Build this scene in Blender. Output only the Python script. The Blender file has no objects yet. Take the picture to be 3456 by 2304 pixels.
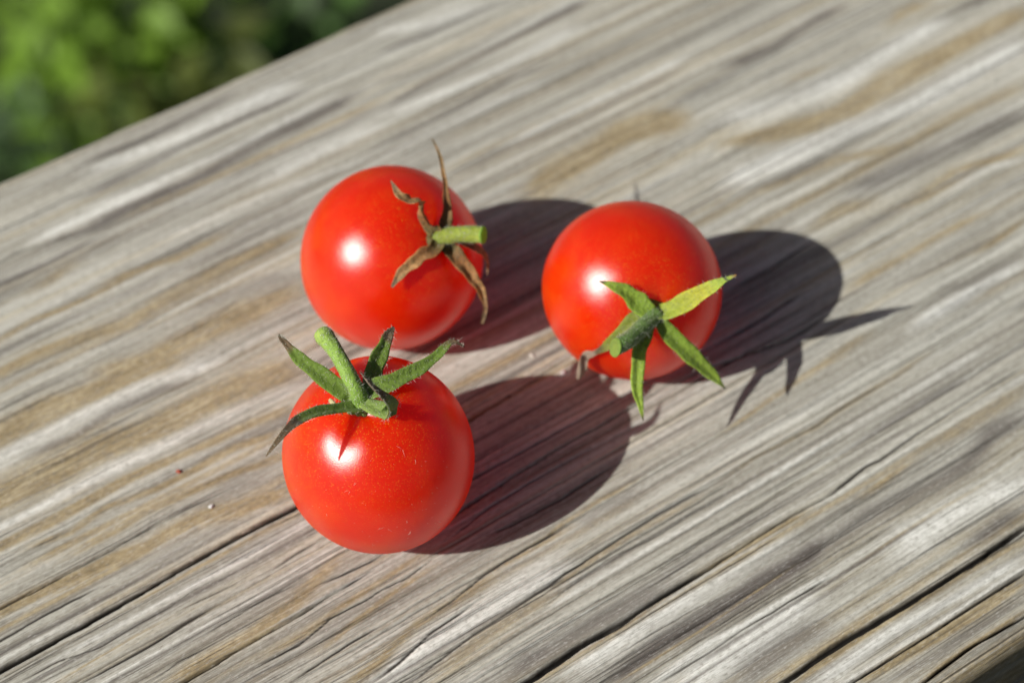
import bpy, bmesh, math, random
import numpy as np
from mathutils import Vector, Matrix, Quaternion

# ------------------------------------------------------------------ camera, light, exposure
scene = bpy.context.scene
COL = scene.collection
MM = 0.001                                    # the scene is built at true size; numbers below are millimetres

def R(d): return math.radians(d)

cam_data = bpy.data.cameras.new('camera')
cam = bpy.data.objects.new('camera', cam_data)
COL.objects.link(cam)
scene.camera = cam
cam.location = Vector((17.72, -156.65, 232.07)) * MM
cam.rotation_euler = (R(90 - 51.217), 0, 0)
cam_data.sensor_width = 36.0
cam_data.lens = 6800.0 / 3456.0 * 36.0
cam_data.clip_start = 0.01
cam_data.clip_end = 60.0
cam_data.dof.use_dof = True
cam_data.dof.focus_distance = 0.2565
cam_data.dof.aperture_fstop = 14.6
cam_data.dof.aperture_blades = 7

SUN_AZ, SUN_EL = 29.3, 37.9                   # the light travels towards azimuth 29.3 (from +x to +y)
ldir = Vector((math.cos(R(SUN_EL)) * math.cos(R(SUN_AZ)), math.cos(R(SUN_EL)) * math.sin(R(SUN_AZ)), -math.sin(R(SUN_EL))))
sun_data = bpy.data.lights.new('sun', 'SUN')
sun_data.energy = 5.0
sun_data.angle = R(0.53)
sun_data.color = (1.0, 0.98, 0.92)
sun = bpy.data.objects.new('sun', sun_data)
COL.objects.link(sun)
sun.rotation_euler = ldir.to_track_quat('-Z', 'Y').to_euler()

world = bpy.data.worlds.new('World')
scene.world = world
world.use_nodes = True
wn = world.node_tree.nodes; wl = world.node_tree.links
sky = wn.new('ShaderNodeTexSky')
sky.sky_type = 'NISHITA'
sky.sun_disc = False
sky.sun_elevation = R(SUN_EL)
tosun = -ldir
sky.sun_rotation = math.atan2(tosun.x, tosun.y)
sky.air_density = 0.5; sky.dust_density = 3.0; sky.ozone_density = 0.3
bg = wn['Background']
bg.inputs['Strength'].default_value = 0.05
wl.new(sky.outputs['Color'], bg.inputs['Color'])

scene.view_settings.view_transform = 'Standard'
scene.view_settings.look = 'None'
scene.view_settings.exposure = 0.0
scene.view_settings.gamma = 1.0
scene.view_settings.use_curve_mapping = False
scene.cycles.max_bounces = 12
scene.cycles.diffuse_bounces = 5
scene.cycles.sample_clamp_indirect = 6.0

rng = np.random.default_rng(7)
random.seed(7)

# ------------------------------------------------------------------ helpers
def mesh_obj(name, verts, faces, mat=None, parent=None, smooth=True, loc=(0, 0, 0), attrs=None):
    """verts in millimetres"""
    me = bpy.data.meshes.new(name)
    v = np.asarray(verts, dtype=np.float64) * MM
    me.from_pydata([tuple(p) for p in v], [], [tuple(f) for f in faces])
    if attrs:
        for k, a in attrs.items():
            at = me.attributes.new(k, 'FLOAT', 'POINT'); at.data.foreach_set('value', np.asarray(a, dtype=np.float32))
    me.polygons.foreach_set('use_smooth', [smooth] * len(me.polygons))
    me.update()
    o = bpy.data.objects.new(name, me)
    COL.objects.link(o)
    o.location = Vector(loc) * MM
    if mat: me.materials.append(mat)
    if parent: o.parent = parent
    return o

def tag(o, label=None, cat=None, group=None, kind=None):
    if label: o['label'] = label
    if cat: o['category'] = cat
    if group: o['group'] = group
    if kind: o['kind'] = kind
    return o

def empty(name, loc):
    o = bpy.data.objects.new(name, None)
    COL.objects.link(o); o.location = Vector(loc) * MM
    o.empty_display_size = 0.01
    return o

class Mat:
    """small wrapper for writing node trees"""
    def __init__(self, name):
        self.m = bpy.data.materials.new(name); self.m.use_nodes = True
        self.t = self.m.node_tree; self.n = self.t.nodes
        self.b = self.n['Principled BSDF']; self.out = self.n['Material Output']
    def link(self, a, b): self.t.links.new(a, b)
    def new(self, ty, **kw):
        x = self.n.new(ty)
        for k, v in kw.items(): setattr(x, k, v)
        return x
    def attr(self, name, out='Fac'):
        a = self.new('ShaderNodeAttribute', attribute_name=name); return a.outputs[out]
    def math(self, op, a, b=0.0, clamp=False):
        x = self.new('ShaderNodeMath', operation=op, use_clamp=clamp)
        for i, v in enumerate((a, b)):
            if isinstance(v, (int, float)): x.inputs[i].default_value = v
            else: self.link(v, x.inputs[i])
        return x.outputs[0]
    def mapping(self, vec, scale=(1, 1, 1), loc=(0, 0, 0)):
        x = self.new('ShaderNodeMapping')
        x.inputs['Scale'].default_value = scale; x.inputs['Location'].default_value = loc
        self.link(vec, x.inputs['Vector']); return x.outputs[0]
    def noise(self, vec, scale=1.0, detail=3.0, rough=0.55, dist=0.0):
        x = self.new('ShaderNodeTexNoise')
        self.link(vec, x.inputs['Vector'])
        x.inputs['Scale'].default_value = scale; x.inputs['Detail'].default_value = detail
        x.inputs['Roughness'].default_value = rough; x.inputs['Distortion'].default_value = dist
        return x.outputs['Fac']
    def ramp(self, fac, stops, interp='LINEAR'):
        x = self.new('ShaderNodeValToRGB'); x.color_ramp.interpolation = interp
        el = x.color_ramp.elements
        while len(el) < len(stops): el.new(0.5)
        for e, (p, c) in zip(el, stops):
            e.position = p
            e.color = (c, c, c, 1) if isinstance(c, (int, float)) else (*c, 1)
        self.link(fac, x.inputs[0]); return x.outputs['Color']
    def rng(self, v, a, b, c=0.0, d=1.0):
        x = self.new('ShaderNodeMapRange')
        self.link(v, x.inputs[0])
        for i, q in enumerate((a, b, c, d)): x.inputs[i + 1].default_value = q
        return x.outputs[0]
    def mix(self, fac, a, b, mode='MIX'):
        x = self.new('ShaderNodeMix', data_type='RGBA', blend_type=mode)
        if isinstance(fac, (int, float)): x.inputs[0].default_value = fac
        else: self.link(fac, x.inputs[0])
        for i, v in ((6, a), (7, b)):
            if isinstance(v, tuple): x.inputs[i].default_value = (*v, 1)
            else: self.link(v, x.inputs[i])
        return x.outputs[2]
    def bump(self, h, strength, dist, normal=None):
        x = self.new('ShaderNodeBump')
        x.inputs['Strength'].default_value = strength; x.inputs['Distance'].default_value = dist
        self.link(h, x.inputs['Height'])
        if normal is not None: self.link(normal, x.inputs['Normal'])
        return x.outputs[0]
    def objmm(self):
        tc = self.new('ShaderNodeTexCoord')
        return self.mapping(tc.outputs['Object'], (1000, 1000, 1000))

# ------------------------------------------------------------------ the weathered board
GRAIN = R(34.3)
GU = np.array([math.cos(GRAIN), math.sin(GRAIN)]); GV = np.array([-math.sin(GRAIN), math.cos(GRAIN)])
V0, V1, THICK = -65.0, 87.0, 38.0             # the board's two long edges, across the grain
# kind (T tan band, D dark grey band, L pale ridge, c fine crack, C open crack), half width, strength, then points along the grain
FEATS = """D 0.8 0.5 -3.3,83.34 5.2,82.31 15.9,82.97 23.1,83.33
L 1.2 0.7 -4.5,80.86 10.5,79.39 24.6,79.8 31.7,79.62
D 0.6 0.6 -6.7,76.69 -4.5,76.55 9.4,77.4 24.5,77.45 32.6,77.18
L 0.5 0.7 -8.2,73.55 0.3,72.95 13.6,72.52 24.3,73.05 36.4,73.51
D 0.9 0.8 -9.9,70.23 -3.1,70.71 7.6,69.92 22,71.15 29.2,71.41 39,71.77
T 0.4 0.5 -3.9,69.28 2.6,69.04 12.5,68.56 29.9,68.54 41.8,68.45
D 0.5 0.5 -10.6,68.81 -7.5,68.58 12.2,68.08 22.3,67.58 33.7,66.98 42.5,67.61
L 1.3 0.5 17.7,63.67 29.5,64 39.9,63.44
L 0.5 0.4 -1.2,61.78 17,60.52 33.2,58.45
D 0.6 0.3 5.2,57.4 17.3,57.08 21.1,57.73
D 0.5 0.3 -2.5,53.35 3.3,54 9.7,53.66
T 0.5 0.7 -13.7,58.55 -8.5,58.34 -1.6,57.03 6.1,57.08
T 0.7 0.8 -3,51.26 1.8,51.32 11.6,51.12 16.1,51.18
L 0.6 0.8 -17.4,72.66 -6.2,72.29 5.2,72.02
C 0.35 0.7 -32.6,71.6 -24.3,71.58 -20.6,71.84 -14.2,70.59
D 0.5 0.7 -16.2,70.86 -9,69.74 -0.1,70.41 5.8,70.97
D 0.4 0.6 -32.4,67.55 -26.2,67.53 -18.4,67.12 -13.6,67.51 -9.6,67.64
T 0.8 0.6 -22.2,63.62 -19.6,63.92 -15.7,64.94
T 0.5 0.7 -36.9,57.75 -31,57.45 -25.4,58.34 -20.2,57.47 -13.3,57.51 -9.9,57.91 -5.7,57.78 -1.5,57.42
D 0.5 0.35 -14,54.96 -10.4,54.92 -7.9,54.41
T 0.9 0.7 -39.3,52.59 -33.6,51.83 -27.5,51.93 -19.8,50.97 -14.1,49.75 -8.8,50.57 -1.8,50.89 4.9,51.2 11.2,50.61
D 0.3 0.5 -22,48.49 -17,48.22 -11.8,48.17 -8.6,48.31
T 1.8 0.8 -21.7,43.17 -14.2,41.69 -5.6,41.92 2.7,41.52 10,40.99
c 0.2 0.6 -10,43.71 -4.9,43.2 -1.3,43.96 3.3,44.42
D 1.3 0.35 -3.8,47.17 3,45.82 12.1,44.46
c 0.2 0.6 -43.2,44.04 -37.4,43.87 -33.8,43.88 -28.3,44.02 -23.1,43.52
T 1.8 0.9 -44.1,42.01 -38.3,41.82 -29.5,41.74 -22.7,41.04 -15.8,40.53 -11,39.8
L 1 0.8 -45.8,38.4 -40.1,38.19 -30.1,38.37 -22.1,38.36 -15.1,38.04 -6.9,35.85
D 0.9 0.6 -36.2,36.08 -29.6,35.35 -23.1,36.33 -15.2,35.89 -11.9,35.05
T 2 0.8 -48.6,32.13 -43,31.89 -35.4,31.62 -27.5,31.74 -20.1,30.47 -9.9,30.36 -2.2,29.25 2.8,28.67
D 1.2 0.4 -47.8,33.88 -42.3,33.44 -36.6,33.2 -31.2,32.17
c 0.2 0.5 -44.1,29.57 -38.3,29.69 -34.5,29.45 -30.7,29.4
L 1.1 0.9 -50.9,27.18 -45.4,26.9 -37.7,26.98 -29.7,27.44 -21.9,27.12 -11.9,26.77 -5.6,26.88 1.3,26.06
T 0.6 0.8 -51.9,24.93 -46.5,24.46 -37.2,24.09 -27.2,24.67 -19.5,24.14 -13.8,23.45 -7.8,23.13 -1,22.29
c 0.2 0.5 -30.1,24.63 -26.2,24.56 -20.4,24.26
T 0.5 0.7 -43.8,22.33 -37.6,21.06 -31.9,21.98 -24.2,20.86 -18.3,20.72 -12.1,20.97 -5.7,19.55
c 0.15 0.8 -43.4,21.85 -40.4,21.51 -37.4,21.44
c 0.15 0.8 -34.9,21.76 -31.6,21.78
T 0.6 0.85 -39.2,18.05 -32.6,17.93 -27.5,18.46 -20.9,17.81 -15.3,17.09 -10.7,16.29 -7,15.9 -2,15.18
c 0.2 0.9 -25.5,15.58 -22.5,15.59 -17.9,15.26
D 1.2 0.3 -22.6,14.65 -14.9,14.23 -9,13.86
T 1 0.8 -31.2,12.54 -27.3,13.3 -21.6,12.93 -16.4,11.45 -9.4,10.46
L 0.4 0.6 -29,11.79 -22.8,12.5 -16.8,10.9 -11.2,8.37
C 0.28 1 -56.1,15.71 -50.8,15.46 -43.8,15.34 -35.4,15.45 -27.1,15.49
C 0.6 1.2 -60.1,7.02 -54.9,6.8 -43.9,6.88 -33.8,7.1 -24.9,7.29 -17.5,7.46 -10.1,7.45 -4.7,7.34
T 0.9 0.8 -56.3,15.35 -51,15.01 -45.6,14.66 -38.6,13.71 -34.8,13.59 -31.2,13.11 -27.4,12.98
L 0.4 0.5 -51.6,13.76 -42.6,13.29 -35.2,12.87 -29.6,12.5 -24,12.13
c 0.18 0.9 -56.4,11.25 -52.9,10.95 -47.3,11.11 -42.5,11.12 -38.8,10.99
c 0.1 0.6 -38.8,10.99 -34.7,10.11
c 0.12 0.5 -57.3,9.17 -53.8,9.04 -49.1,9.3 -44.4,8.85 -37.2,8.94 -31.3,9.26
c 0.15 0.9 -53.6,3.88 -48.3,3.91 -42.3,2.59 -36.4,2.94 -31.9,2.91 -28.7,3.39 -24,3.27
c 0.18 0.7 -51.3,2.31 -44.6,1.83 -41.6,2.3
T 0.2 0.6 -49.7,1.07 -42.1,1.28 -37.7,1.5 -34.5,1.44
c 0.2 0.95 -46.8,-0.87 -40.5,-0.97 -35.2,-0.88 -31.8,-0.44 -27,-0.41
c 0.12 0.7 -31.4,1.65 -29.7,1.66 -26,1.31 -21.4,1.01
c 0.12 0.8 -39.7,-5.77 -34.7,-5.14 -29.7,-5.33
c 0.17 0.9 -30.6,-3.55 -26.8,-3.41 -23.6,-3.22 -19,-3.28 -16.1,-3.53
c 0.17 0.8 -18.2,0.05 -13.7,0.64 -9.6,0.82
c 0.2 0.8 -15.3,6.45 -10.5,5.98 -7.4,6.14
T 0.8 0.8 -37.4,-7.34 -30.6,-6.99 -24.9,-6.97 -17.9,-6.59
C 0.4 1 -37.8,-8.19 -31.3,-8.15 -28.3,-7.89 -24.5,-7.94 -18.7,-7.94
C 0.35 0.9 -19.3,-7.77 -16.8,-7.83 -14,-7.64 -12.6,-7.63
c 0.2 0.9 -12.6,-7.63 -10.4,-7.67 -7.4,-7.58
T 1 0.8 -22.4,-6.39 -18.4,-6.26 -13.4,-4.42 -9,-3.05
c 0.17 0.8 -13.4,-5.39 -9.9,-5.85 -5.5,-6.17 -3.3,-5.94
T 0.3 0.7 -24.9,-10.71 -19.2,-10.88 -12.9,-10.06 -6.6,-9.55 -0.2,-9.04
c 0.12 0.6 -24.9,-10.79 -19.3,-10.96 -12.9,-10.14
c 0.16 0.9 -27.3,-11.57 -25.4,-11.61 -20.8,-11.89 -15.3,-10.78 -9.5,-10.95 -7.3,-10.73 -3.6,-11.13 1.5,-10.47
T 0.35 0.7 -18.2,-14.09 -12.7,-13 -6.1,-12.02 -0.3,-11.68
c 0.22 0.9 -24.6,-16.07 -18.6,-15.67 -14.2,-15.45 -10,-15.56
c 0.1 0.6 -10,-15.56 -4.2,-15.26 0.9,-15.15 7.9,-15.35
c 0.1 0.6 -26.2,-12.99 -14.8,-13.21 -7.9,-13.21 1.1,-13.34
T 0.6 0.8 -18.2,-20.41 -13,-19.74 -5.9,-17.88 0.1,-17.94 6.5,-17.51
c 0.2 0.9 -5.2,-18.09 0.4,-17.45 5.5,-16.58 9.4,-16.31 13.5,-16.4 18.7,-16.49
T 0.5 0.8 6.1,-16.53 11.1,-16.78 18.5,-16.82
c 0.25 0.9 -15.8,-22.08 -12.3,-21.79 -10.5,-21.42 -5.3,-20.12 -1.2,-19.9 2.1,-19.53
L 1.8 0.8 -14.8,-22.72 -7.2,-21.41 1.8,-21.47 7.8,-21.56 15.2,-21.49
c 0.25 0.95 -11.4,-25.03 -7,-24.25 -0.6,-23.57 3.5,-23.37 8.9,-23 14,-23.13
T 0.9 0.45 -8,-25.82 -0.3,-24.67 6,-24.31 12,-24.42
D 1.3 0.6 -1,-31.53 3.4,-30.92 8.4,-31.09
C 0.7 1.2 -1.8,-33.2 2.2,-33.22 9.5,-32.79 12.1,-32.92 16.5,-33.13
C 0.45 1.2 14.5,-33.04 16.5,-33.13 23,-32.84 28.3,-32.86 31.5,-32.87
C 0.3 1 31.5,-32.87 38.1,-32.73 47.1,-32.6 52.5,-32.96
D 1.6 0.6 3.4,-31.38 10.7,-31.08 17.6,-31.56 25.8,-31.9
T 0.4 0.7 1.6,-33.95 11.8,-33.88 18.2,-33.6 29.2,-33.02 37.9,-33.05 48.7,-33.42
L 1.5 0.7 7,-34.93 19.6,-34.55 32.3,-34.62 43.4,-34.37
c 0.12 0.6 14.9,-36.68 20,-36.73 26.2,-36.94 32,-37.78
D 1.4 0.8 9.8,-39.5 18.7,-38.57 26.6,-39.12 35.4,-38.91 41.7,-39.14 47.9,-38.42
T 0.12 0.6 11.4,-40 23.8,-40.01 40.8,-38.97
L 0.5 0.8 14.5,-42.73 24.4,-42.01 30.3,-42.56 36.8,-42.51 44.1,-42.95
c 0.25 0.9 15.2,-43.19 20,-43.12 23.5,-43.21 28.9,-43 34.2,-43.09 38.4,-43.16 43.7,-43.41
L 1.8 0.9 17.9,-45.04 28.3,-45.12 39.6,-44.42
D 1.6 0.6 23.3,-48.73 32.3,-48.08 39.4,-48.56
c 0.2 0.8 9.1,-23.15 14.7,-22.62 23.4,-22.2 30.5,-22 35.4,-22.08 39.6,-22.37
T 0.4 0.5 10.9,-23.62 26.4,-22.5 35.9,-22.91
c 0.12 0.6 7.5,-25.57 14.2,-24.72 21,-24.02 29,-24.78 34.6,-24.58 41,-24.87
D 1.2 0.4 19.6,-17.12 28.1,-17.32 32.2,-17.59
T 0.3 0.7 13.5,-16.89 18.3,-15.97 25.1,-15.51 30.3,-15.75
T 0.3 0.5 42.9,-22.31 47.5,-22.09 59,-22.7 62.4,-22.29 67.9,-22.2 74.4,-22.18 79.7,-21.77
c 0.15 0.7 42.9,-22.31 47.5,-22.09 59,-22.7 62.4,-22.29 67.9,-22.2 74.4,-22.18 79.7,-21.77
c 0.25 0.85 52.5,-32.95 59.9,-32.11 62.5,-32.32 69.6,-31.8 79.5,-31.48 90.6,-31.51
D 0.5 0.6 58.3,-28.61 65.6,-28.26 72.9,-28.07 82.2,-28.57
c 0.13 0.6 41.8,-37.01 56.5,-36.04 63.3,-36.26
D 1.5 0.6 45,-38.99 54.3,-38.61 64.8,-39.86 71.9,-39.78 78.8,-37.54 84.4,-38.11
c 0.15 0.6 48.6,-41.88 58.5,-41.71
T 0.15 0.5 51.3,-43.5 64,-43.39 70.7,-43.67
T 0.9 0.5 70.3,-34.18 74.3,-34.5 87.7,-34.59
T 0.4 0.6 57,-35.55 65.6,-34.95
L 2 0.7 53.8,-44.49 64.8,-45.01 76.4,-46.52
D 1.3 0.6 62.3,-50.3 69.7,-49.86 73.3,-49.8
T 0.3 0.6 47.7,-16.09 54,-15.46 58.7,-15.09 65.3,-14.54 69.7,-14.99
C 0.65 1.2 28.4,-52.21 37.3,-51.9 46.5,-52.2 57.1,-52.28 63.1,-52.45 71.1,-52.19
T 0.5 0.8 29.5,-52.96 39.9,-52.7 48.9,-52.55 56.3,-52.76 62.6,-53.06 69.6,-53.83
L 0.8 0.9 32.2,-54.84 44.3,-54.45 55.7,-55.22 67.6,-55.87
C 0.35 1 35.7,-57.22 45.5,-57.48 53.7,-57.4 66.1,-57.47
T 0.6 0.8 36.6,-57.85 47.1,-57.98 55.7,-58.48 65.2,-58.47
D 0.5 0.5 39.6,-59.85 48,-60.41 63.5,-60.25
T 0.5 0.8 43.3,-62.35 52.5,-61.98 61.8,-62.01
C 0.3 0.9 43.6,-62.6 53.1,-62.04 61.3,-62.59
T 0.4 0.7 79.8,-5.39 86.7,-5.23 91.8,-5.27 98.2,-5.27 105.9,-5.43
T 0.35 0.7 100.7,-11.06 110.6,-10.28
D 0.4 0.5 85.8,-9.18 94,-9.9 104.3,-10.04
T 1.2 0.7 83.3,7.11 88.7,7.55 94,6.21
T 0.4 0.6 95.2,3.12 100.7,1.96 108.4,1.66
L 0.9 0.8 82.9,-16.73 90.7,-16.42 104.4,-16.95
D 0.8 0.4 90.8,-13.5 95.6,-15.24 105.6,-15.64
c 0.15 0.5 74.2,-22.2 80.8,-21.93 91.3,-21.29 96.9,-20.69 101,-20.47
T 0.4 0.5 63.7,-15.06 69.3,-14.1 75.4,-13.98
T 1.6 0.85 82.3,29.18 91.1,25.96 97.7,24.51 103.6,23.63 114.2,24.94 125.1,24.77 133.9,25.1 144,25.06
L 2 0.9 77.6,21.99 89.7,21.1 102,20.19 114.1,18.59 138.4,19.09
L 1.6 0.7 86.1,32.79 97.5,30.64 109.9,29.36 122.2,30.87 130.6,30.8
D 1 0.7 93.9,42.76 102.9,42.19 113.3,43.31 118.9,43.33
T 1.1 0.7 123,35.61 126.9,36.31 132.2,35.81
T 0.4 0.6 101.2,34.53 106.2,33.69
D 0.6 0.6 136.7,31.22 142,30.7
T 0.8 0.5 79.4,17.84 86.2,16.81 95.8,15.92 106,12.38 117.3,12.94 131.2,11.54
D 0.7 0.5 80.1,18.68 86.7,17.45 96.3,16.56
D 1.5 0.5 93.2,9.75 108,8.63 120.6,7.57 127,7.01
T 0.6 0.6 100.1,2.77 109.1,3.87 117.8,1.62 121.4,1.14
L 0.5 0.5 104.1,1.32 114.4,0.9 119.9,-0.5
D 0.5 0.6 49.1,78.13 56.1,77.42 66.3,77.33 72.5,76.94
L 1 0.6 51.5,82.05 58.7,79.44 67.3,78.91
T 0.5 0.35 45.9,73 63.1,72.64 72.3,72.84 78.3,72.17
L 0.5 0.5 46,73.26 63.3,72.9 72.5,73.1 78.5,72.43
D 0.4 0.4 45.1,71.74 51.7,70.49 64.4,70.67 75.3,71.55
D 0.7 0.7 42,66.75 49.9,67.73 60.1,68.05 69.3,68.46 77.4,68.97 84,69.05
L 1.2 0.5 40.9,65.03 52.5,64.15 64.4,63.25 78.4,64.86
D 0.6 0.5 37.7,59.95 44.9,59.88 52.1,59.81 62.8,60.77 70.7,59.37
L 0.5 0.5 36.4,57.81 45.9,57.77 58.1,57.54 66.5,57.11
D 0.5 0.5 45.2,47.43 51.5,47.83 58.2,46.97 67.8,46.35 78.2,46.66 87.4,46.84
L 1 0.5 54.1,48.09 64.4,48.65 76.3,47.59 88.5,48.28
T 2 0.9 50.1,36.92 54.8,38.54 62.7,39.21 70.8,40.12 80.6,37.92
C 0.25 1 14.3,5.62 18.4,6.06 24.4,6.33 31.2,7.07 36.5,7.37
C 0.3 1 3.9,-6.18 9,-6.1 17.8,-5.52 26.3,-5.13 31.8,-5.29 37.6,-5.11
c 0.2 0.7 37.6,-5.11 46.5,-4.83
c 0.15 0.9 9.9,-11.53 13.2,-12.19 21.1,-12.43 29.7,-12.02
c 0.15 0.8 4.6,-9.18 12.3,-8.01 21.8,-7.6 30,-7.81
c 0.12 0.6 18.2,4 27.1,4.13 35.6,4.03
c 0.3 0.7 63.6,4.28 72.2,4.18 80.1,4.74
c 0.25 0.8 55.1,-2.97 65.1,-2.86 73,-2.14
c 0.2 0.6 60.4,-4.51 72.4,-4.62
C 0.25 0.9 47.8,-5.17 50.5,-5.3 65.2,-8.14 71.1,-7.98"""

def read_feats():
    out = []
    for line in FEATS.strip().splitlines():
        k, w, s, *pts = line.split()
        P = np.array([[float(q) for q in p.split(',')] for p in pts])
        out.append((k, float(w), float(s), P))
    return out

def wob(u, seed, scale, n=5):
    r = np.random.default_rng(seed)
    o = np.zeros_like(u)
    for i in range(n):
        o += np.sin(u / scale * (1.7 ** i) * r.uniform(.7, 1.3) + r.uniform(0, 6.28)) / (1.5 ** i)
    return o / 2.2

def build_board(mat):
    us = np.concatenate([np.arange(-330, -72, 3.0), np.arange(-72, 156, 0.8), np.arange(156, 460, 3.0)])
    r_far, r_near = 1.6, 3.4
    prof = []                                  # (v, z, nv, nz, surface coordinate)
    for z in np.arange(-THICK, -r_far, 2.0): prof.append((V1, z, 1, 0, V1 + (-r_far - z)))
    for a in np.linspace(0, 90, 10): prof.append((V1 - r_far + r_far * math.cos(R(a)), -r_far + r_far * math.sin(R(a)), math.cos(R(a)), math.sin(R(a)), V1 - 1.57 * r_far * a / 90 + 0.9))
    for v in np.arange(V1 - r_far - 0.16, V0 + r_near, -0.125): prof.append((v, 0, 0, 1, v))
    for a in np.linspace(90, 180, 70): prof.append((V0 + r_near + r_near * math.cos(R(a)), -r_near + r_near * math.sin(R(a)), math.cos(R(a)), math.sin(R(a)), V0 + r_near - 1.57 * r_near * (a - 90) / 90))
    for z in np.arange(-r_near - 0.4, -THICK, -0.4): prof.append((V0, z, -1, 0, V0 + r_near - 1.57 * r_near + (z + r_near)))
    prof.append((V0, -THICK, -1, 0, V0 + r_near - 1.57 * r_near - THICK + r_near))
    prof = np.array(prof)
    vs = prof[:, 4]
    U = us[:, None] * np.ones_like(vs)[None]
    V = np.ones_like(us)[:, None] * vs[None]
    acc = {k: np.zeros_like(U) for k in 'TDLcC'}
    wnum = np.zeros_like(U); wden = np.full_like(U, 0.25)
    feats = read_feats()
    rr = np.random.default_rng(3)              # grain beyond the frame, and on the side faces
    for span, n in (((-330, -60), 110), ((150, 460), 130)):
        for i in range(n):
            a = rr.uniform(*span); ln = rr.uniform(50, 200)
            v = rr.uniform(V0, V1)
            k = rr.choice(list('TTDDLLccC'))
            hw = {'T': rr.uniform(.3, 1.4), 'D': rr.uniform(.4, 1.2), 'L': rr.uniform(.5, 1.6), 'c': .18, 'C': .3}[k]
            e0, e1 = max(span[0], a - ln / 2), min(span[1], a + ln / 2)
            feats.append((k, hw, rr.uniform(.4, .9), np.array([[e0, v], [(e0 + e1) / 2, v + rr.normal(0, .5)], [e1, v + rr.normal(0, .5)]])))
    for i in range(26):
        v = V0 + 2 - rr.uniform(0, 42); k = rr.choice(list('TDLcC'))
        feats.append((k, {'T': .8, 'D': 1., 'L': .8, 'c': .2, 'C': .3}[k], rr.uniform(.5, 1), np.array([[-330, v], [60, v + rr.normal(0, .6)], [460, v + rr.normal(0, .6)]])))
    feats.append(('D', 3.2, .55, np.array([[-330, -67.0], [60, -67.2], [460, -66.9]])))  # shade on the rounded near edge, darkened into the wood colour
    feats.append(('T', 1.6, .8, np.array([[-330, -65.6], [40, -65.8], [460, -65.4]])))
    feats.append(('T', 3.0, .8, np.array([[-330, -74.0], [60, -73.6], [460, -74.2]])))
    nlong = len(feats)
    for i in range(400):                        # dense, nearly straight grain lines between the big ones
        a = rr.uniform(-75, 165); ln = 25 + 190 * rr.uniform() ** 1.6; v = rr.uniform(V0, V1); k = rr.choice(list('TDDDDLLLcccc'))
        hw = {'T': rr.uniform(.15, .55), 'D': rr.uniform(.10, .42), 'L': rr.uniform(.10, .45), 'c': rr.uniform(.09, .13)}[k]
        sl_ = rr.normal(0, .004)
        feats.append((k, hw, rr.uniform(.2, .62) * (1.25 if k == 'c' else 1) * (.6 if (v > 25 or a > 70) else 1), np.array([[a - ln / 2, v - sl_ * ln / 2], [a, v + rr.normal(0, .10)], [a + ln / 2, v + sl_ * ln / 2]])))
    for i, (k, w, s, P) in enumerate(feats):
        lo, hi = P[0, 0], P[-1, 0]
        c = np.interp(us, P[:, 0], P[:, 1])
        fade = np.clip((us - lo + 3) / 6, 0, 1) * np.clip((hi + 3 - us) / 6, 0, 1)
        if len(P) > 2 and hi - lo > 25: fade = np.maximum(fade, 0)
        sel = np.where(fade > 0)[0]
        if not len(sel): continue
        u = us[sel]
        jit = wob(u, 100 + i, 6.0) * min(.12, .05 + w * .12) + (wob(u, 1300 + i, 1.1) * .05 if k in 'cC' else 0)
        ww = (max(.13, w * .9) if k == 'c' else w * .56 if k == 'C' else w * 1.12) * (1 + .34 * wob(u, 500 + i, 13.0))
        amp = s * fade[sel] * (1 + .25 * wob(u, 900 + i, 14.0))
        reach = max(3.2 * w, 9.0)
        j0 = np.searchsorted(-vs, -(c[sel].max() + reach)); j1 = np.searchsorted(-vs, -(c[sel].min() - reach))
        sl = (slice(sel[0], sel[-1] + 1), slice(max(j0, 0), j1))
        d = V[sl] - (c[sel] + jit)[:, None]
        q = np.abs(d) / np.maximum(ww, .05)[:, None]
        shape = np.exp(-q ** 2) if k in 'DL' else (1 / (1 + q ** 4) if k == 'T' else np.clip(1.45 - q, 0, 1))
        acc[k][sl] = np.maximum(acc[k][sl], amp[:, None] * shape)
        g = np.exp(-(d / 4.0) ** 2) * fade[sel][:, None]
        if i >= nlong: continue
        wnum[sl] += .28 * g * (c[sel] - P[:, 1].mean())[:, None]; wden[sl] += g
    warp = wnum / wden
    Vp = V - warp
    # height: pale latewood stands proud, grey earlywood is worn lower, cracks are open
    Uw = U + 0
    fine = np.sin(Vp * 5.1 + np.sin(Vp * 1.3) * 2) * .012 + np.sin(Vp * 2.3 + U * .01) * .02
    H = .14 * acc['L'] - .12 * acc['D'] + .02 * acc['T'] - .28 * acc['c'] - 1.5 * np.clip(acc['C'], 0, 1.2) + fine
    H = np.where(np.abs(V) < 200, H, H)
    PV = prof[None, :, 0] + prof[None, :, 2] * H
    PZ = prof[None, :, 1] + prof[None, :, 3] * H
    edge = .28 * wob(us, 77, 22.0) + .09 * wob(us, 78, 3.0)
    PV = PV + np.where(prof[None, :, 2] > .5, edge[:, None], 0)
    X = U * GU[0] + PV * GV[0]; Y = U * GU[1] + PV * GV[1]
    nu, nv = U.shape
    co = np.stack([X, Y, PZ], -1).reshape(-1, 3) * MM
    idx = np.arange(nu * nv).reshape(nu, nv)
    a, b, c_, d_ = idx[:-1, :-1], idx[:-1, 1:], idx[1:, 1:], idx[1:, :-1]
    quads = np.stack([a, b, c_, d_], -1).reshape(-1, 4)
    bottom = np.stack([idx[:-1, -1], idx[:-1, 0], idx[1:, 0], idx[1:, -1]], -1)
    quads = np.concatenate([quads, bottom])
    me = bpy.data.meshes.new('wooden_board')
    me.vertices.add(len(co)); me.vertices.foreach_set('co', co.ravel())
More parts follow.
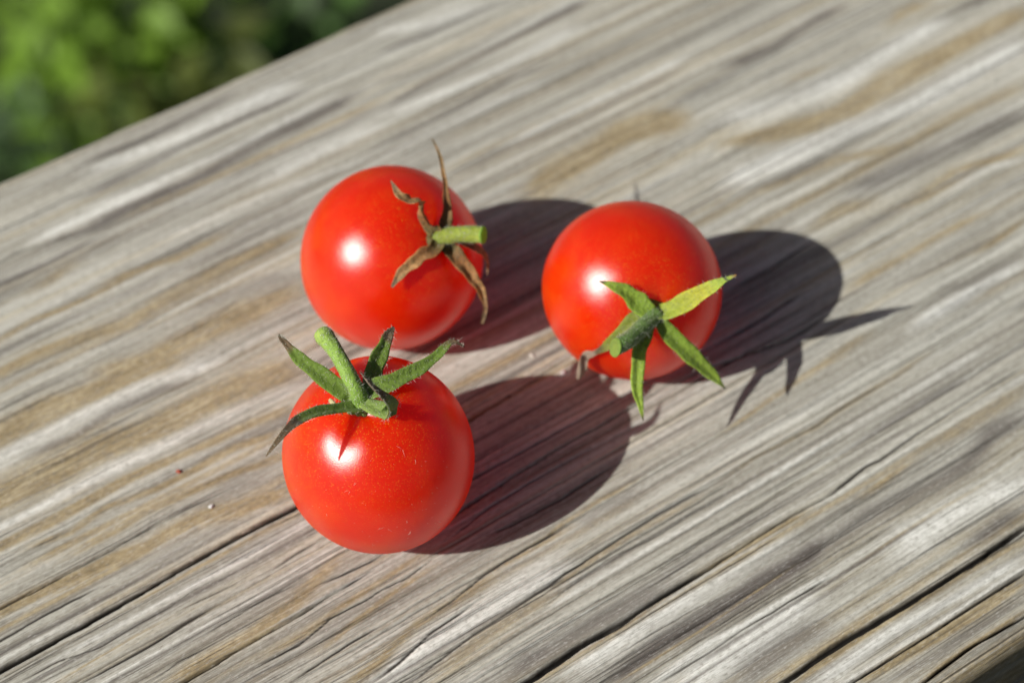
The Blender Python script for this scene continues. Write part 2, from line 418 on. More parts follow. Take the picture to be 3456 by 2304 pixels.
    me.loops.add(len(quads) * 4); me.loops.foreach_set('vertex_index', quads.ravel())
    me.polygons.add(len(quads)); me.polygons.foreach_set('loop_start', np.arange(len(quads)) * 4)
    me.update(calc_edges=True)
    me.validate()
    for k, nme in (('T', 'tan'), ('D', 'grey'), ('L', 'pale'), ('c', 'fine_crack'), ('C', 'open_crack')):
        at = me.attributes.new(nme, 'FLOAT', 'POINT'); at.data.foreach_set('value', acc[k].astype(np.float32).ravel())
    at = me.attributes.new('grain', 'FLOAT_VECTOR', 'POINT')
    at.data.foreach_set('vector', np.stack([U, Vp, PZ], -1).astype(np.float32).ravel())
    me.polygons.foreach_set('use_smooth', [True] * len(me.polygons))
    me.materials.append(mat)
    o = bpy.data.objects.new('wooden_board', me); COL.objects.link(o)
    return o

def wood_material():
    k = Mat('weathered_wood')
    g = k.attr('grain', 'Vector')
    tan, grey, pale, fc, oc = (k.attr(n) for n in ('tan', 'grey', 'pale', 'fine_crack', 'open_crack'))
    broad = k.noise(k.mapping(g, (.007, .20, 0)), 1, 3, .5)
    band = k.noise(k.mapping(g, (.008, .55, .1), (5, 2, 0)), 1, 4, .6)
    streak = k.noise(k.mapping(g, (.016, 2.0, .2)), 1, 5, .65)
    fibre = k.noise(k.mapping(g, (.085, 8.0, .2)), 1, 4, .70)
    mott = k.noise(k.mapping(g, (.75, 1.5, .5)), 1, 4, .62)
    pore = k.noise(k.mapping(g, (1.1, 4.5, 1.0)), 1, 3, .6)
    blot = k.noise(k.mapping(g, (.10, .40, .2)), 1, 3, .5)
    warmth = k.noise(k.mapping(g, (.006, .55, .1), (1, 8, 3)), 1, 3, .55)
    tone = k.math('ADD', k.math('MULTIPLY', broad, .30), k.math('ADD', k.math('MULTIPLY', band, .46), k.math('MULTIPLY', streak, .24)))
    base = k.ramp(tone, [(.34, (.19, .170, .140)), (.43, (.33, .315, .262)), (.50, (.445, .432, .37)), (.58, (.56, .553, .487)), (.67, (.72, .72, .655))])
    base = k.mix(k.math('MULTIPLY', k.rng(warmth, .52, .66), .45), base, k.mix(1.0, base, (.96, .82, .58), 'MULTIPLY'))
    base = k.mix(k.math('MULTIPLY', k.rng(mott, .46, .30), .50), base, (.20, .182, .155))
    base = k.mix(k.math('MULTIPLY', k.rng(mott, .54, .72), .35), base, (.62, .615, .57))
    # pale ridges, grey-violet worn bands, tan bands that break up along the grain
    base = k.mix(k.math('MULTIPLY', k.math('MULTIPLY', pale, k.rng(mott, .10, .42)), 1.35, True), base, k.mix(k.rng(mott, .35, .62), (.62, .62, .565), (.84, .84, .785)))
    base = k.mix(k.math('MULTIPLY', k.math('MULTIPLY', grey, k.rng(mott, .10, .42)), 1.35, True), base, (.125, .110, .098))
    tanc = k.ramp(k.math('ADD', k.math('MULTIPLY', blot, .45), k.math('MULTIPLY', mott, .55)), [(.32, (.175, .132, .068)), (.5, (.355, .28, .155)), (.68, (.53, .45, .29))])
    tf = k.math('MULTIPLY', k.math('MULTIPLY', tan, k.rng(k.math('ADD', k.math('MULTIPLY', mott, .28), k.math('ADD', k.math('MULTIPLY', streak, .52), k.math('MULTIPLY', fibre, .20))), .34, .52)), 1.6, True)
    base = k.mix(tf, base, tanc)
    # fine fibres, pores and short dark checks
    base = k.mix(k.math('MULTIPLY', k.rng(fibre, .52, .68), .70), base, (.13, .11, .092))
    base = k.mix(k.math('MULTIPLY', k.rng(fibre, .46, .32), .45), base, (.72, .71, .66))
    base = k.mix(k.math('MULTIPLY', k.rng(pore, .56, .70), .55), base, (.17, .145, .118))
    base = k.mix(k.math('MULTIPLY', k.rng(pore, .43, .30), .38), base, (.78, .775, .73))
    check = k.noise(k.mapping(g, (.010, 2.1, .1), (3, 7, 0)), 1, 3, .5)
    ck = k.rng(k.math('ABSOLUTE', k.math('SUBTRACT', check, .5)), .020, .0)
    gate = k.rng(k.noise(k.mapping(g, (.02, .3, .1), (9, 1, 4)), 1, 2, .5), .44, .60)
    ckf = k.math('MULTIPLY', k.math('MULTIPLY', ck, gate), .75)
    base = k.mix(ckf, base, (.05, .042, .036))
    crk = k.math('MULTIPLY', k.math('MAXIMUM', k.rng(fc, .25, .8), k.rng(oc, .2, .6)), .97)
    base = k.mix(crk, base, k.mix(k.rng(oc, .7, 1.0), (.035, .03, .026), (.012, .010, .009)))
    # faint orange lip where a crack opens in tan wood
    k.link(base, k.b.inputs['Base Color'])
    k.b.inputs['Roughness'].default_value = .82
    k.b.inputs['Specular IOR Level'].default_value = .25
    h = k.math('ADD', k.math('MULTIPLY', streak, .35), k.math('ADD', k.math('MULTIPLY', fibre, -.45), k.math('MULTIPLY', pore, -.3)))
    h = k.math('SUBTRACT', h, k.math('MULTIPLY', ckf, .8))
    k.link(k.bump(h, .75, .0003), k.b.inputs['Normal'])
    return k.m

board = build_board(wood_material())
tag(board, 'broad weathered grey wooden board with cracked grain carrying the three tomatoes', 'board')

# ------------------------------------------------------------------ garden below and beyond the board
GZ = -1350.0
def ground_material():
    k = Mat('garden_soil'); v = k.objmm()
    n = k.noise(k.mapping(v, (.02, .02, .02)), 1, 5, .6)
    k.link(k.ramp(n, [(.3, (.008, .011, .004)), (.6, (.018, .028, .008)), (.8, (.03, .035, .015))]), k.b.inputs['Base Color'])
    k.b.inputs['Roughness'].default_value = .95
    k.link(k.bump(n, .8, .02), k.b.inputs['Normal'])
    return k.m
def build_ground():
    n = 80
    g = np.sign(np.linspace(-1, 1, n)) * np.abs(np.linspace(-1, 1, n)) ** 2.2 * 30000
    X, Y = np.meshgrid(g, g + 700, indexing='ij')
    Z = GZ + 12 * np.sin(X / 170) * np.sin(Y / 140) + rng.normal(0, 4, X.shape)
    idx = np.arange(n * n).reshape(n, n)
    f = np.stack([idx[:-1, :-1], idx[1:, :-1], idx[1:, 1:], idx[:-1, 1:]], -1).reshape(-1, 4)
    return mesh_obj('ground', np.stack([X, Y, Z], -1).reshape(-1, 3), f.tolist(), ground_material())
tag(build_ground(), kind='structure')

def leaf_material(name, col, trans):
    k = Mat(name)
    oi = k.attr('tint')
    c = k.mix(oi, tuple(x * .7 for x in col), tuple(min(1, x * 1.35) for x in col))
    k.link(c, k.b.inputs['Base Color'])
    k.b.inputs['Roughness'].default_value = .55
    tr = k.new('ShaderNodeBsdfTranslucent'); k.link(k.mix(.5, c, trans), tr.inputs['Color'])
    ms = k.new('ShaderNodeMixShader'); ms.inputs[0].default_value = .35
    k.link(k.b.outputs[0], ms.inputs[1]); k.link(tr.outputs[0], ms.inputs[2]); k.link(ms.outputs[0], k.out.inputs['Surface'])
    return k.m

def leaf_verts(base, d, n, ln, wd):
    """six-sided leaf with a keel, base point, direction, normal"""
    d = d / np.linalg.norm(d); s = np.cross(n, d); s /= np.linalg.norm(s) + 1e-9; n = np.cross(d, s)
    L = []
    for t, w, k in ((0, .05, 0), (.3, .42, -.02), (.62, .40, .0), (1, .0, -.12)):
        p = base + d * ln * t + n * ln * k
        L += [p - s * wd * w + n * wd * .08, p, p + s * wd * w + n * wd * .08]
    return L
LEAF_F = [(a, a + 1, a + 4, a + 3) for a in (0, 3, 6)] + [(a + 1, a + 2, a + 5, a + 4) for a in (0, 3, 6)]

LEAFMATS = {
 'bright': leaf_material('bright_leaf', (.19, .32, .035), (.46, .66, .06)),
 'mid': leaf_material('mid_leaf', (.075, .155, .03), (.18, .34, .05)),
 'olive': leaf_material('olive_leaf', (.115, .145, .026), (.24, .28, .04)),
 'cool': leaf_material('cool_leaf', (.11, .19, .075), (.2, .34, .1)),
}
stem_m = Mat('plant_stem'); stem_m.b.inputs['Base Color'].default_value = (.06, .10, .03, 1); stem_m.b.inputs['Roughness'].default_value = .7

def tube(pts, radii, n=8, cap=True):
    """closed tube along a polyline, returns verts, faces"""
    pts = [np.asarray(p, float) for p in pts]
    V, F = [], []
    prev = None
    for i, p in enumerate(pts):
        t = pts[min(i + 1, len(pts) - 1)] - pts[max(i - 1, 0)]; t /= np.linalg.norm(t) + 1e-12
        if prev is None:
            a = np.cross(t, (0, 0, 1.0)); a = a if np.linalg.norm(a) > .1 else np.cross(t, (1.0, 0, 0))
        else:
            a = prev - t * np.dot(prev, t)
        a /= np.linalg.norm(a); prev = a; b = np.cross(t, a)
        for j in range(n):
            an = 2 * math.pi * j / n
            V.append(p + radii[i] * (a * math.cos(an) + b * math.sin(an)))
    for i in range(len(pts) - 1):
        for j in range(n):
            F.append((i * n + j, i * n + (j + 1) % n, (i + 1) * n + (j + 1) % n, (i + 1) * n + j))
    if cap:
        F.append(tuple(range(n))[::-1]); F.append(tuple((len(pts) - 1) * n + j for j in range(n)))
    return V, F

def leafy_plant(x, y, height, spread, count, kind, size, label, seed):
    r = np.random.default_rng(seed)
    root = empty('leafy_plant', (x, y, GZ))
    tag(root, label, 'plant', 'leafy plants growing below the board')
    SV, SF, LV, LF, tint = [], [], [], [], []
    for s in range(7):
        a = r.uniform(0, 6.28); k = r.uniform(.2, 1)
        tipp = np.array([math.cos(a) * spread * k, math.sin(a) * spread * k, height * r.uniform(.7, 1.0)])
        P = [np.zeros(3), tipp * (.3, .3, .5), tipp]
        v, f = tube(P, [3.5, 2.6, 1.2], 6); SF += [tuple(i + len(SV) for i in q) for q in f]; SV += v
    for i in range(count):
        a = r.uniform(0, 6.28); q = math.sqrt(r.uniform(0, 1)); h = r.uniform(.25, 1.0)
        base = np.array([math.cos(a) * q * spread, math.sin(a) * q * spread, height * h * (1 - .35 * q * q)])
        d = np.array([math.cos(a) + r.normal(0, .6), math.sin(a) + r.normal(0, .6), r.normal(.05, .35)])
        nn = np.array([r.normal(-.25, .35), r.normal(-.15, .35), 1.0])
        ln = size * r.uniform(.6, 1.25)
        L = leaf_verts(base, d, nn, ln, ln * r.uniform(.5, .72))
        LF += [tuple(j + len(LV) for j in f) for f in LEAF_F]; LV += L
        tint += [r.uniform(0, 1)] * 12
    mesh_obj('stem', SV, SF, stem_m.m, root)
    fo = mesh_obj('foliage', LV, LF, LEAFMATS[kind], root, attrs={'tint': tint})
    fo['kind'] = 'stuff'
    return root

PLANTS = [
 (-466, 1385, 250, 40, 90, 'bright', 44, 'bright green leafy clump nearest the top left corner'),
 (-486, 1262, 200, 46, 70, 'cool', 42, 'cool blue green clump at the left edge above the board'),
 (-432, 1248, 190, 28, 46, 'bright', 40, 'sunlit green clump just above the far edge at left'),
 (-378, 1425, 260, 44, 80, 'bright', 44, 'tall fresh green clump at the top of the picture'),
 (-318, 1450, 250, 34, 50, 'bright', 42, 'fresh green clump right of the tall clump at the top'),
 (-368, 1300, 190, 32, 50, 'olive', 40, 'olive green clump behind the middle of the visible edge'),
 (-284, 1372, 190, 34, 46, 'olive', 40, 'dull olive clump beside the dark gap at right'),
 (-205, 1480, 180, 36, 32, 'mid', 40, 'deep green clump behind the dark gap at right'),
 (-510, 1180, 150, 36, 40, 'mid', 40, 'low dark green clump in the lower left of the garden'),
]
for i, (x, y, h, sp, n, kd, sz, lb) in enumerate(PLANTS):
    leafy_plant(x, y, h, sp, n, kd, sz, lb, 40 + i)

def ground_cover():
    r = np.random.default_rng(11)
    V, F, T = [], [], []
    for i in range(6500):
        x, y = r.uniform(-1300, 700), r.uniform(600, 2400)
        if -600 < x < -60 and 1100 < y < 1750: continue
        base = np.array([x, y, GZ + r.uniform(0, 80)]); a = r.uniform(0, 6.28)
        d = np.array([math.cos(a), math.sin(a), r.uniform(-.1, .7)]); nn = np.array([r.normal(0, .4), r.normal(0, .4), 1.0])
        ln = r.uniform(22, 55)
        F += [tuple(j + len(V) for j in f) for f in LEAF_F]; V += leaf_verts(base, d, nn, ln, ln * .5); T += [r.uniform(0, .6)] * 12
    o = mesh_obj('ground_cover', V, F, LEAFMATS['mid'], attrs={'tint': T})
    tag(o, 'low dark green ground cover spread beneath the leafy plants', 'ground cover', kind='stuff')
ground_cover()

# ------------------------------------------------------------------ tomatoes
TOMS = [
dict(c=(0.00,0.00,13.00), r=13.00, axis=(-0.14,-0.16,0.98), hub=(-1.88,-1.33,13.43),
  stem=[(-1.71,-1.05,13.27,1.15), (-2.00,-0.77,15.03,1.05), (-3.10,0.83,16.32,1.03), (-4.59,3.39,17.22,1.03), (-5.74,5.09,17.68,1.1), (-6.47,5.99,17.90,1.25)],
  sepals=[
   [(-3.16,-0.69,14.07,2.3,-0.32,-0.40,0.86), (-4.16,-0.38,14.83,2.5,-0.32,-0.40,0.86), (-6.40,0.49,16.55,2.25,-0.32,-0.40,0.86), (-8.90,1.61,18.23,1.75,-0.32,-0.40,0.86), (-10.75,2.83,19.98,0.95,-0.32,-0.40,0.86), (-11.48,3.29,20.73,0.6,-0.32,-0.40,0.86), (-11.68,3.50,21.28,0.12,-0.32,-0.40,0.86)],
   [(-0.63,0.08,13.92,2.0,0.41,-0.50,0.76), (-0.53,1.09,14.09,2.3,0.41,-0.50,0.76), (-0.11,3.50,14.36,2.5,0.41,-0.50,0.76), (0.86,6.07,14.89,2.0,0.41,-0.50,0.76), (1.59,8.00,15.41,1.35,0.41,-0.50,0.76), (2.34,9.00,15.95,0.35,0.41,-0.50,0.76)],
   [(-0.73,-0.57,13.91,2.2,0.00,-0.25,0.97), (0.69,0.14,14.48,2.6,0.00,-0.25,0.97), (2.84,1.27,14.49,2.3,0.00,-0.25,0.97), (5.61,3.30,14.20,1.9,0.00,-0.25,0.97), (7.77,5.45,14.00,1.4,0.00,-0.25,0.97), (9.82,7.73,14.29,0.75,0.00,-0.25,0.97), (11.55,7.48,13.71,0.12,0.00,-0.25,0.97)],
   [(-2.08,-2.35,13.50,1.9,-0.09,-0.14,0.99), (-4.00,-3.41,14.70,1.75,-0.09,-0.14,0.99), (-6.81,-5.43,16.55,1.7,-0.09,-0.14,0.99), (-8.62,-7.31,17.60,1.6,-0.09,-0.14,0.99), (-9.85,-8.86,18.02,1.05,-0.09,-0.14,0.99), (-11.21,-10.93,17.90,0.75,-0.09,-0.14,0.99), (-12.49,-12.69,17.39,0.12,-0.09,-0.14,0.99)],
   [(-1.31,-1.85,13.91,1.5,0.00,-0.14,0.99), (0.03,-2.79,14.30,2.0,0.00,-0.21,0.98), (1.51,-3.80,14.90,2.35,0.10,-0.37,0.92), (2.49,-4.64,16.03,2.5,0.77,-0.58,0.27), (2.45,-4.74,17.74,2.1,0.94,-0.32,0.10), (1.36,-4.89,19.80,1.35,0.75,0.07,0.66), (0.12,-4.47,21.42,0.75,0.67,0.15,0.73), (-1.05,-3.85,22.95,0.15,0.67,0.15,0.73)],
  ]),
dict(c=(0.28,34.41,13.22), r=13.22, axis=(0.53,-0.32,0.78), hub=(7.33,-4.66,9.47),
  stem=[(7.42,-4.30,9.38,1.15), (8.59,-4.86,10.46,1.2), (10.87,-5.60,11.66,1.17), (13.56,-6.38,12.32,1.22)],
  sepals=[
   [(6.99,-4.32,10.44,1.6,-0.29,-0.67,0.68), (6.14,-3.89,11.37,1.7,-0.51,-0.47,0.72), (5.28,-3.50,13.35,1.5,-0.74,-0.26,0.62), (5.04,-3.18,15.40,1.0,-0.19,0.37,0.91), (3.35,-3.56,15.87,1.35,0.09,0.11,0.99), (2.07,-3.06,17.04,1.05,-0.47,-0.10,0.88), (0.90,-2.06,18.62,0.12,-0.47,-0.10,0.88)],
   [(7.89,-3.90,9.96,1.5,0.37,-0.51,0.78), (8.03,-2.47,10.71,1.7,0.37,-0.51,0.78), (8.34,-1.03,11.87,1.3,0.37,-0.51,0.78), (8.09,2.01,12.52,0.75,0.37,-0.51,0.78), (7.61,5.57,12.94,0.55,0.37,-0.51,0.78), (6.94,8.42,13.57,0.45,0.37,-0.51,0.78), (6.08,10.22,14.11,0.2,0.37,-0.51,0.78)],
   [(7.49,-5.28,9.63,1.4,-0.29,-0.67,0.68), (6.84,-6.29,9.50,1.8,-0.29,-0.67,0.68), (5.16,-7.67,9.49,1.75,-0.29,-0.67,0.68), (3.17,-9.52,9.15,1.45,-0.29,-0.67,0.68), (1.98,-10.80,8.77,1.15,-0.29,-0.67,0.68), (0.99,-12.18,8.05,0.3,-0.29,-0.67,0.68)],
   [(8.09,-5.17,9.18,1.4,0.29,-0.67,0.68), (8.97,-6.00,8.52,2.0,0.29,-0.67,0.68), (10.20,-7.12,7.62,2.0,0.29,-0.67,0.68), (11.83,-8.32,5.88,1.55,0.29,-0.67,0.68), (13.04,-9.21,3.76,1.1,0.29,-0.67,0.68), (13.69,-10.18,1.70,0.6,0.29,-0.67,0.68), (13.22,-11.73,-0.32,0.35,0.29,-0.67,0.68)],
   [(8.75,-4.32,9.10,1.2,0.91,-0.09,0.40), (10.99,-4.55,8.27,1.4,0.91,-0.09,0.40), (13.03,-4.44,6.44,1.1,0.91,-0.09,0.40), (13.90,-4.65,4.47,0.8,0.91,-0.09,0.40), (13.92,-5.23,2.60,0.3,0.91,-0.09,0.40)],
  ]),
dict(c=(34.98,29.13,12.72), r=12.72, axis=(0.22,-0.82,0.54), hub=(2.03,-9.80,6.62),
  stem=[(2.03,-10.08,6.27,1.3), (1.30,-11.52,6.65,1.2), (-0.10,-13.45,7.15,1.15), (-1.70,-15.53,7.67,1.15), (-3.44,-17.15,8.16,1.15)],
  sepals=[
   [(1.64,-10.45,7.17,2.6,-0.19,-0.45,0.87), (-0.01,-9.62,8.44,3.3,-0.19,-0.45,0.87), (-1.35,-9.14,9.72,2.6,-0.19,-0.45,0.87), (-3.12,-8.90,10.94,1.7,-0.19,-0.45,0.87), (-5.51,-8.65,11.90,0.15,-0.19,-0.45,0.87)],
   [(2.33,-10.38,7.08,1.8,0.09,-0.33,0.94), (3.29,-10.12,7.01,2.2,0.09,-0.33,0.94), (5.17,-10.25,8.18,2.7,0.09,-0.33,0.94), (7.44,-9.93,9.98,2.5,0.09,-0.33,0.94), (9.47,-9.73,11.68,1.9,0.09,-0.33,0.94), (11.21,-9.47,12.92,0.9,0.09,-0.33,0.94), (12.93,-9.16,13.81,0.25,0.09,-0.33,0.94)],
   [(2.73,-10.78,6.29,1.8,0.20,-0.54,0.82), (3.76,-11.73,5.20,2.6,0.20,-0.54,0.82), (5.33,-12.62,3.71,3.0,0.20,-0.54,0.82), (7.62,-13.49,1.47,2.7,0.20,-0.54,0.82), (10.20,-14.09,-1.32,1.9,0.20,-0.54,0.82), (12.50,-14.92,-3.78,0.15,0.20,-0.54,0.82)],
   [(1.35,-11.41,5.84,1.8,0.24,-0.53,0.81), (0.78,-12.85,5.20,2.3,0.24,-0.53,0.81), (0.09,-14.74,4.45,2.3,0.24,-0.53,0.81), (-0.25,-16.78,3.19,2.2,0.24,-0.53,0.81), (-0.26,-19.20,1.38,1.8,0.24,-0.53,0.81), (0.18,-20.66,0.08,1.0,0.24,-0.53,0.81), (0.62,-22.25,-1.33,0.15,0.24,-0.53,0.81)],
   [(0.92,-10.83,6.72,1.8,0.09,-0.21,0.97), (-0.41,-11.26,6.34,2.0,0.18,-0.21,0.96), (-2.12,-11.96,5.14,1.5,0.34,-0.20,0.92), (-4.19,-12.24,2.35,1.0,0.34,-0.20,0.92), (-5.87,-11.91,0.18,0.7,0.00,-0.21,0.98), (-6.76,-11.63,-0.88,1.25,-0.43,-0.34,0.84), (-7.33,-11.89,-2.88,1.2,-0.44,-0.41,0.80), (-8.00,-12.54,-4.69,0.3,-0.44,-0.41,0.80)],
  ]),
]

def fruit_material():
    k = Mat('tomato_skin'); v = k.objmm()
    phi = k.attr('phi')
    big = k.noise(v, .16, 2, .5)
    col = k.ramp(big, [(.3, (.79, .024, .002)), (.5, (.86, .036, .0025)), (.72, (.91, .068, .003))])
    vo = k.new('ShaderNodeTexVoronoi'); k.link(v, vo.inputs['Vector']); vo.inputs['Scale'].default_value = 3.1
    size = k.noise(v, 1.1, 2, .5)
    dot = k.rng(k.math('SUBTRACT', vo.outputs['Distance'], k.math('MULTIPLY', size, .30)), .14, .02)
    near = k.math('ADD', k.rng(phi, 1.42, .45, .05, 1.0), k.rng(k.noise(v, .35, 2, .5), .5, .75, 0, .18))
    col = k.mix(k.math('MULTIPLY', k.math('MULTIPLY', dot, near), .62, True), col, (.97, .40, .03))
    k.link(col, k.b.inputs['Base Color'])
    k.b.inputs['Subsurface Weight'].default_value = .8
    k.b.inputs['Subsurface Radius'].default_value = (1.0, .10, .04)
    k.b.inputs['Subsurface Scale'].default_value = .0045
    k.b.inputs['Specular IOR Level'].default_value = 0.0
    micro = k.noise(v, 6.5, 2, .6)
    nb = k.bump(micro, .19, .00012)
    k.link(nb, k.b.inputs['Normal'])
    # daylight also leaks right through the watery flesh
    tr = k.new('ShaderNodeBsdfTranslucent'); tr.inputs['Color'].default_value = (.97, .035, .015, 1)
    ms = k.new('ShaderNodeMixShader'); ms.inputs[0].default_value = .46
    k.link(k.b.outputs[0], ms.inputs[1]); k.link(tr.outputs[0], ms.inputs[2])
    # waxy skin: a compact gloss lobe over the flesh
    gl = k.new('ShaderNodeBsdfGlossy', distribution='BECKMANN')
    gl.inputs['Color'].default_value = (1, 1, 1, 1); k.link(nb, gl.inputs['Normal'])
    k.link(k.rng(k.noise(v, .9, 3, .6), .3, .7, .30, .35), gl.inputs['Roughness'])
    fr = k.new('ShaderNodeFresnel'); fr.inputs['IOR'].default_value = 1.60; k.link(nb, fr.inputs['Normal'])
    mg = k.new('ShaderNodeMixShader'); k.link(k.math('MINIMUM', fr.outputs[0], .20), mg.inputs[0])
    k.link(ms.outputs[0], mg.inputs[1]); k.link(gl.outputs[0], mg.inputs[2]); k.link(mg.outputs[0], k.out.inputs['Surface'])
    return k.m

def plant_material(name, stops, rough=.6, trans=.3, fuzz=.5, along_noise=.15, dark=.38):
    """stops colour the piece from its base (0) to its tip (1)"""
    k = Mat(name); v = k.objmm()
    al = k.attr('along')
    n = k.noise(v, 1.3, 4, .6); n2 = k.noise(v, .45, 3, .5)
    pos = k.math('ADD', al, k.math('MULTIPLY', k.math('SUBTRACT', n2, .5), along_noise * 2))
    c = k.ramp(pos, stops)
    c = k.mix(k.math('MULTIPLY', k.rng(n, .42, .72), dark), c, k.mix(1.0, c, (.35, .42, .30), 'MULTIPLY'))
    # paler veins/edges and tiny pale glands
    ed = k.attr('edge')
    c = k.mix(k.math('MULTIPLY', k.rng(ed, .72, 1.0), .35), c, k.mix(1.0, c, (1.8, 1.7, 1.4), 'MULTIPLY'))
    vo = k.new('ShaderNodeTexVoronoi'); k.link(v, vo.inputs['Vector']); vo.inputs['Scale'].default_value = 3.0
    dot = k.rng(vo.outputs['Distance'], .30, .16)
    c = k.mix(k.math('MULTIPLY', k.math('MULTIPLY', dot, k.rng(k.noise(v, .9, 2, .5), .34, .54)), fuzz), c, (.80, .85, .68))
    k.link(c, k.b.inputs['Base Color'])
    k.b.inputs['Roughness'].default_value = rough
    k.b.inputs['Sheen Weight'].default_value = .15
    k.link(k.bump(k.math('ADD', n, k.math('MULTIPLY', dot, .5)), .8, .0004), k.b.inputs['Normal'])
    if trans:
        tr = k.new('ShaderNodeBsdfTranslucent'); k.link(k.mix(1.0, c, (1.3, 1.5, .7), 'MULTIPLY'), tr.inputs['Color'])
        ms = k.new('ShaderNodeMixShader'); ms.inputs[0].default_value = trans
        k.link(k.b.outputs[0], ms.inputs[1]); k.link(tr.outputs[0], ms.inputs[2]); k.link(ms.outputs[0], k.out.inputs['Surface'])
    return k.m

def hair_material():
    k = Mat('plant_hair'); k.b.inputs['Base Color'].default_value = (.72, .72, .62, 1); k.b.inputs['Roughness'].default_value = .4
    tr = k.new('ShaderNodeBsdfTranslucent'); tr.inputs['Color'].default_value = (.8, .8, .7, 1)
    ms = k.new('ShaderNodeMixShader'); ms.inputs[0].default_value = .4
    k.link(k.b.outputs[0], ms.inputs[1]); k.link(tr.outputs[0], ms.inputs[2]); k.link(ms.outputs[0], k.out.inputs['Surface'])
    return k.m

SKIN = fruit_material()
HAIR = hair_material()
GREEN, LIME, GOLD = (.20, .31, .04), (.38, .52, .06), (.52, .50, .045)
BROWN, DKBROWN, STRAW, GREYB = (.22, .145, .075), (.10, .068, .036), (.42, .235, .095), (.36, .28, .22)
M_GREEN = plant_material('green_sepal', [(0, (.24, .36, .07)), (.25, GREEN), (.80, GREEN), (.88, BROWN), (1, DKBROWN)])
M_GREEN_B = plant_material('green_sepal_dead_tip', [(0, (.24, .36, .07)), (.25, (.22, .33, .05)), (.56, (.20, .29, .05)), (.66, DKBROWN), (1, BROWN)])
M_GREEN_C = plant_material('green_sepal_faded', [(0, (.26, .38, .07)), (.4, (.22, .32, .07)), (.62, (.25, .31, .10)), (.76, (.14, .10, .07)), (1, GREYB)])
M_LIME = plant_material('lime_sepal', [(0, (.20, .30, .035)), (.3, (.29, .43, .045)), (.9, LIME), (.97, (.15, .14, .05)), (1, BROWN)], fuzz=.3)
M_GOLD = plant_material('yellow_green_sepal', [(0, (.20, .30, .03)), (.3, (.38, .44, .04)), (.6, GOLD), (.84, LIME), (.88, (.05, .05, .03)), (.93, LIME), (1, STRAW)], fuzz=.3)
M_OLIVE = plant_material('olive_sepal', [(0, (.22, .28, .03)), (.45, (.25, .28, .032)), (.62, (.10, .08, .03)), (.68, (.34, .25, .19)), (1, (.36, .27, .20))], fuzz=.3)
M_DRY = plant_material('dry_sepal', [(0, (.16, .16, .03)), (.16, (.17, .12, .03)), (.35, (.36, .155, .048)), (.6, (.62, .35, .14)), (.85, (.48, .30, .14)), (1, (.26, .18, .11))], fuzz=.15, trans=.3, dark=.9)
M_STEM = plant_material('green_stem', [(0, (.18, .31, .035)), (.6, (.24, .39, .05)), (.93, (.31, .44, .07)), (1, (.36, .42, .09))], trans=0, fuzz=.75)
M_STEM_P = plant_material('pale_green_stem', [(0, (.24, .30, .03)), (.8, (.33, .40, .045)), (1, (.42, .50, .07))], trans=.3, fuzz=.6)
M_STEM_D = plant_material('dark_green_stem', [(0, (.10, .18, .03)), (.8, (.11, .20, .035)), (1, (.12, .22, .05))], trans=0, fuzz=.6)
M_CUT = plant_material('stem_cut_face', [(0, (.42, .58, .13)), (1, (.46, .60, .11))], trans=.6, fuzz=.1)
M_CREAM = plant_material('dried_petal', [(0, (.62, .52, .24)), (1, (.66, .58, .33))], trans=.2, fuzz=.0)
M_FIL = plant_material('dry_filament', [(0, (.28, .16, .08)), (1, (.34, .22, .12))], trans=0, fuzz=0)

def ortho(ax):
    ax = np.asarray(ax, float); ax /= np.linalg.norm(ax)
    a = np.cross(ax, (0, 1.0, 0)); a /= np.linalg.norm(a)
    return ax, a, np.cross(ax, a)

def build_fruit(c, r, axis, ax_s, lat_s, root, seed):
    ax, a, b = ortho(axis)
    nr, ns = 90, 120
    V, F, PH = [], [], []
    rr = np.random.default_rng(seed); ph = rr.uniform(0, 6.28, 4)
    for i in range(nr + 1):
        phi = math.pi * i / nr
        for j in range(ns):
            th = 2 * math.pi * j / ns
            q = 1 - .075 * math.exp(-(phi / .30) ** 2) - .02 * math.exp(-((math.pi - phi) / .25) ** 2)
            q += .004 * math.sin(3 * th + ph[0]) * math.sin(phi) + .004 * math.sin(2 * th + ph[1]) * math.sin(phi) - .010 * math.exp(-(phi / .5) ** 2) * math.cos(5 * th + ph[2])
            q += .012 * math.sin(phi * 2.1 + th + ph[3]) * math.sin(phi) + .008 * math.cos(2 * phi - 2 * th + ph[0]) * math.sin(phi) ** 2
            p = r * q * (ax * math.cos(phi) * ax_s + (a * math.cos(th) + b * math.sin(th)) * math.sin(phi) * lat_s)
            V.append(p); PH.append(phi)
    for i in range(nr):
        for j in range(ns):
            F.append((i * ns + j, (i + 1) * ns + j, (i + 1) * ns + (j + 1) % ns, i * ns + (j + 1) % ns))
    V = np.array(V)
    if seed == 20:                              # the front fruit is a little longer towards the camera
        e = np.array([0, .7795, .6264]); V = V + np.outer(V @ e, e) * .022; V[:, 1] -= .30
    lift = .12 - (V[:, 2].min() + c[2])
    o = mesh_obj('fruit', V + np.array([0, 0, c[2]]) + np.array([0, 0, lift]) * .9, F, SKIN, root, attrs={'phi': PH})
    return o

def catmull(P, n):
    P = np.asarray(P, float); out = []
    Q = np.vstack([2 * P[0] - P[1], P, 2 * P[-1] - P[-2]])
    for i in range(1, len(Q) - 2):
        for k in range(n):
            t = k / n
            p0, p1, p2, p3 = Q[i - 1:i + 3]
            out.append(.5 * ((2 * p1) + (-p0 + p2) * t + (2 * p0 - 5 * p1 + 4 * p2 - p3) * t * t + (-p0 + 3 * p1 - 3 * p2 + p3) * t ** 3))
    out.append(Q[-2]); return np.array(out)

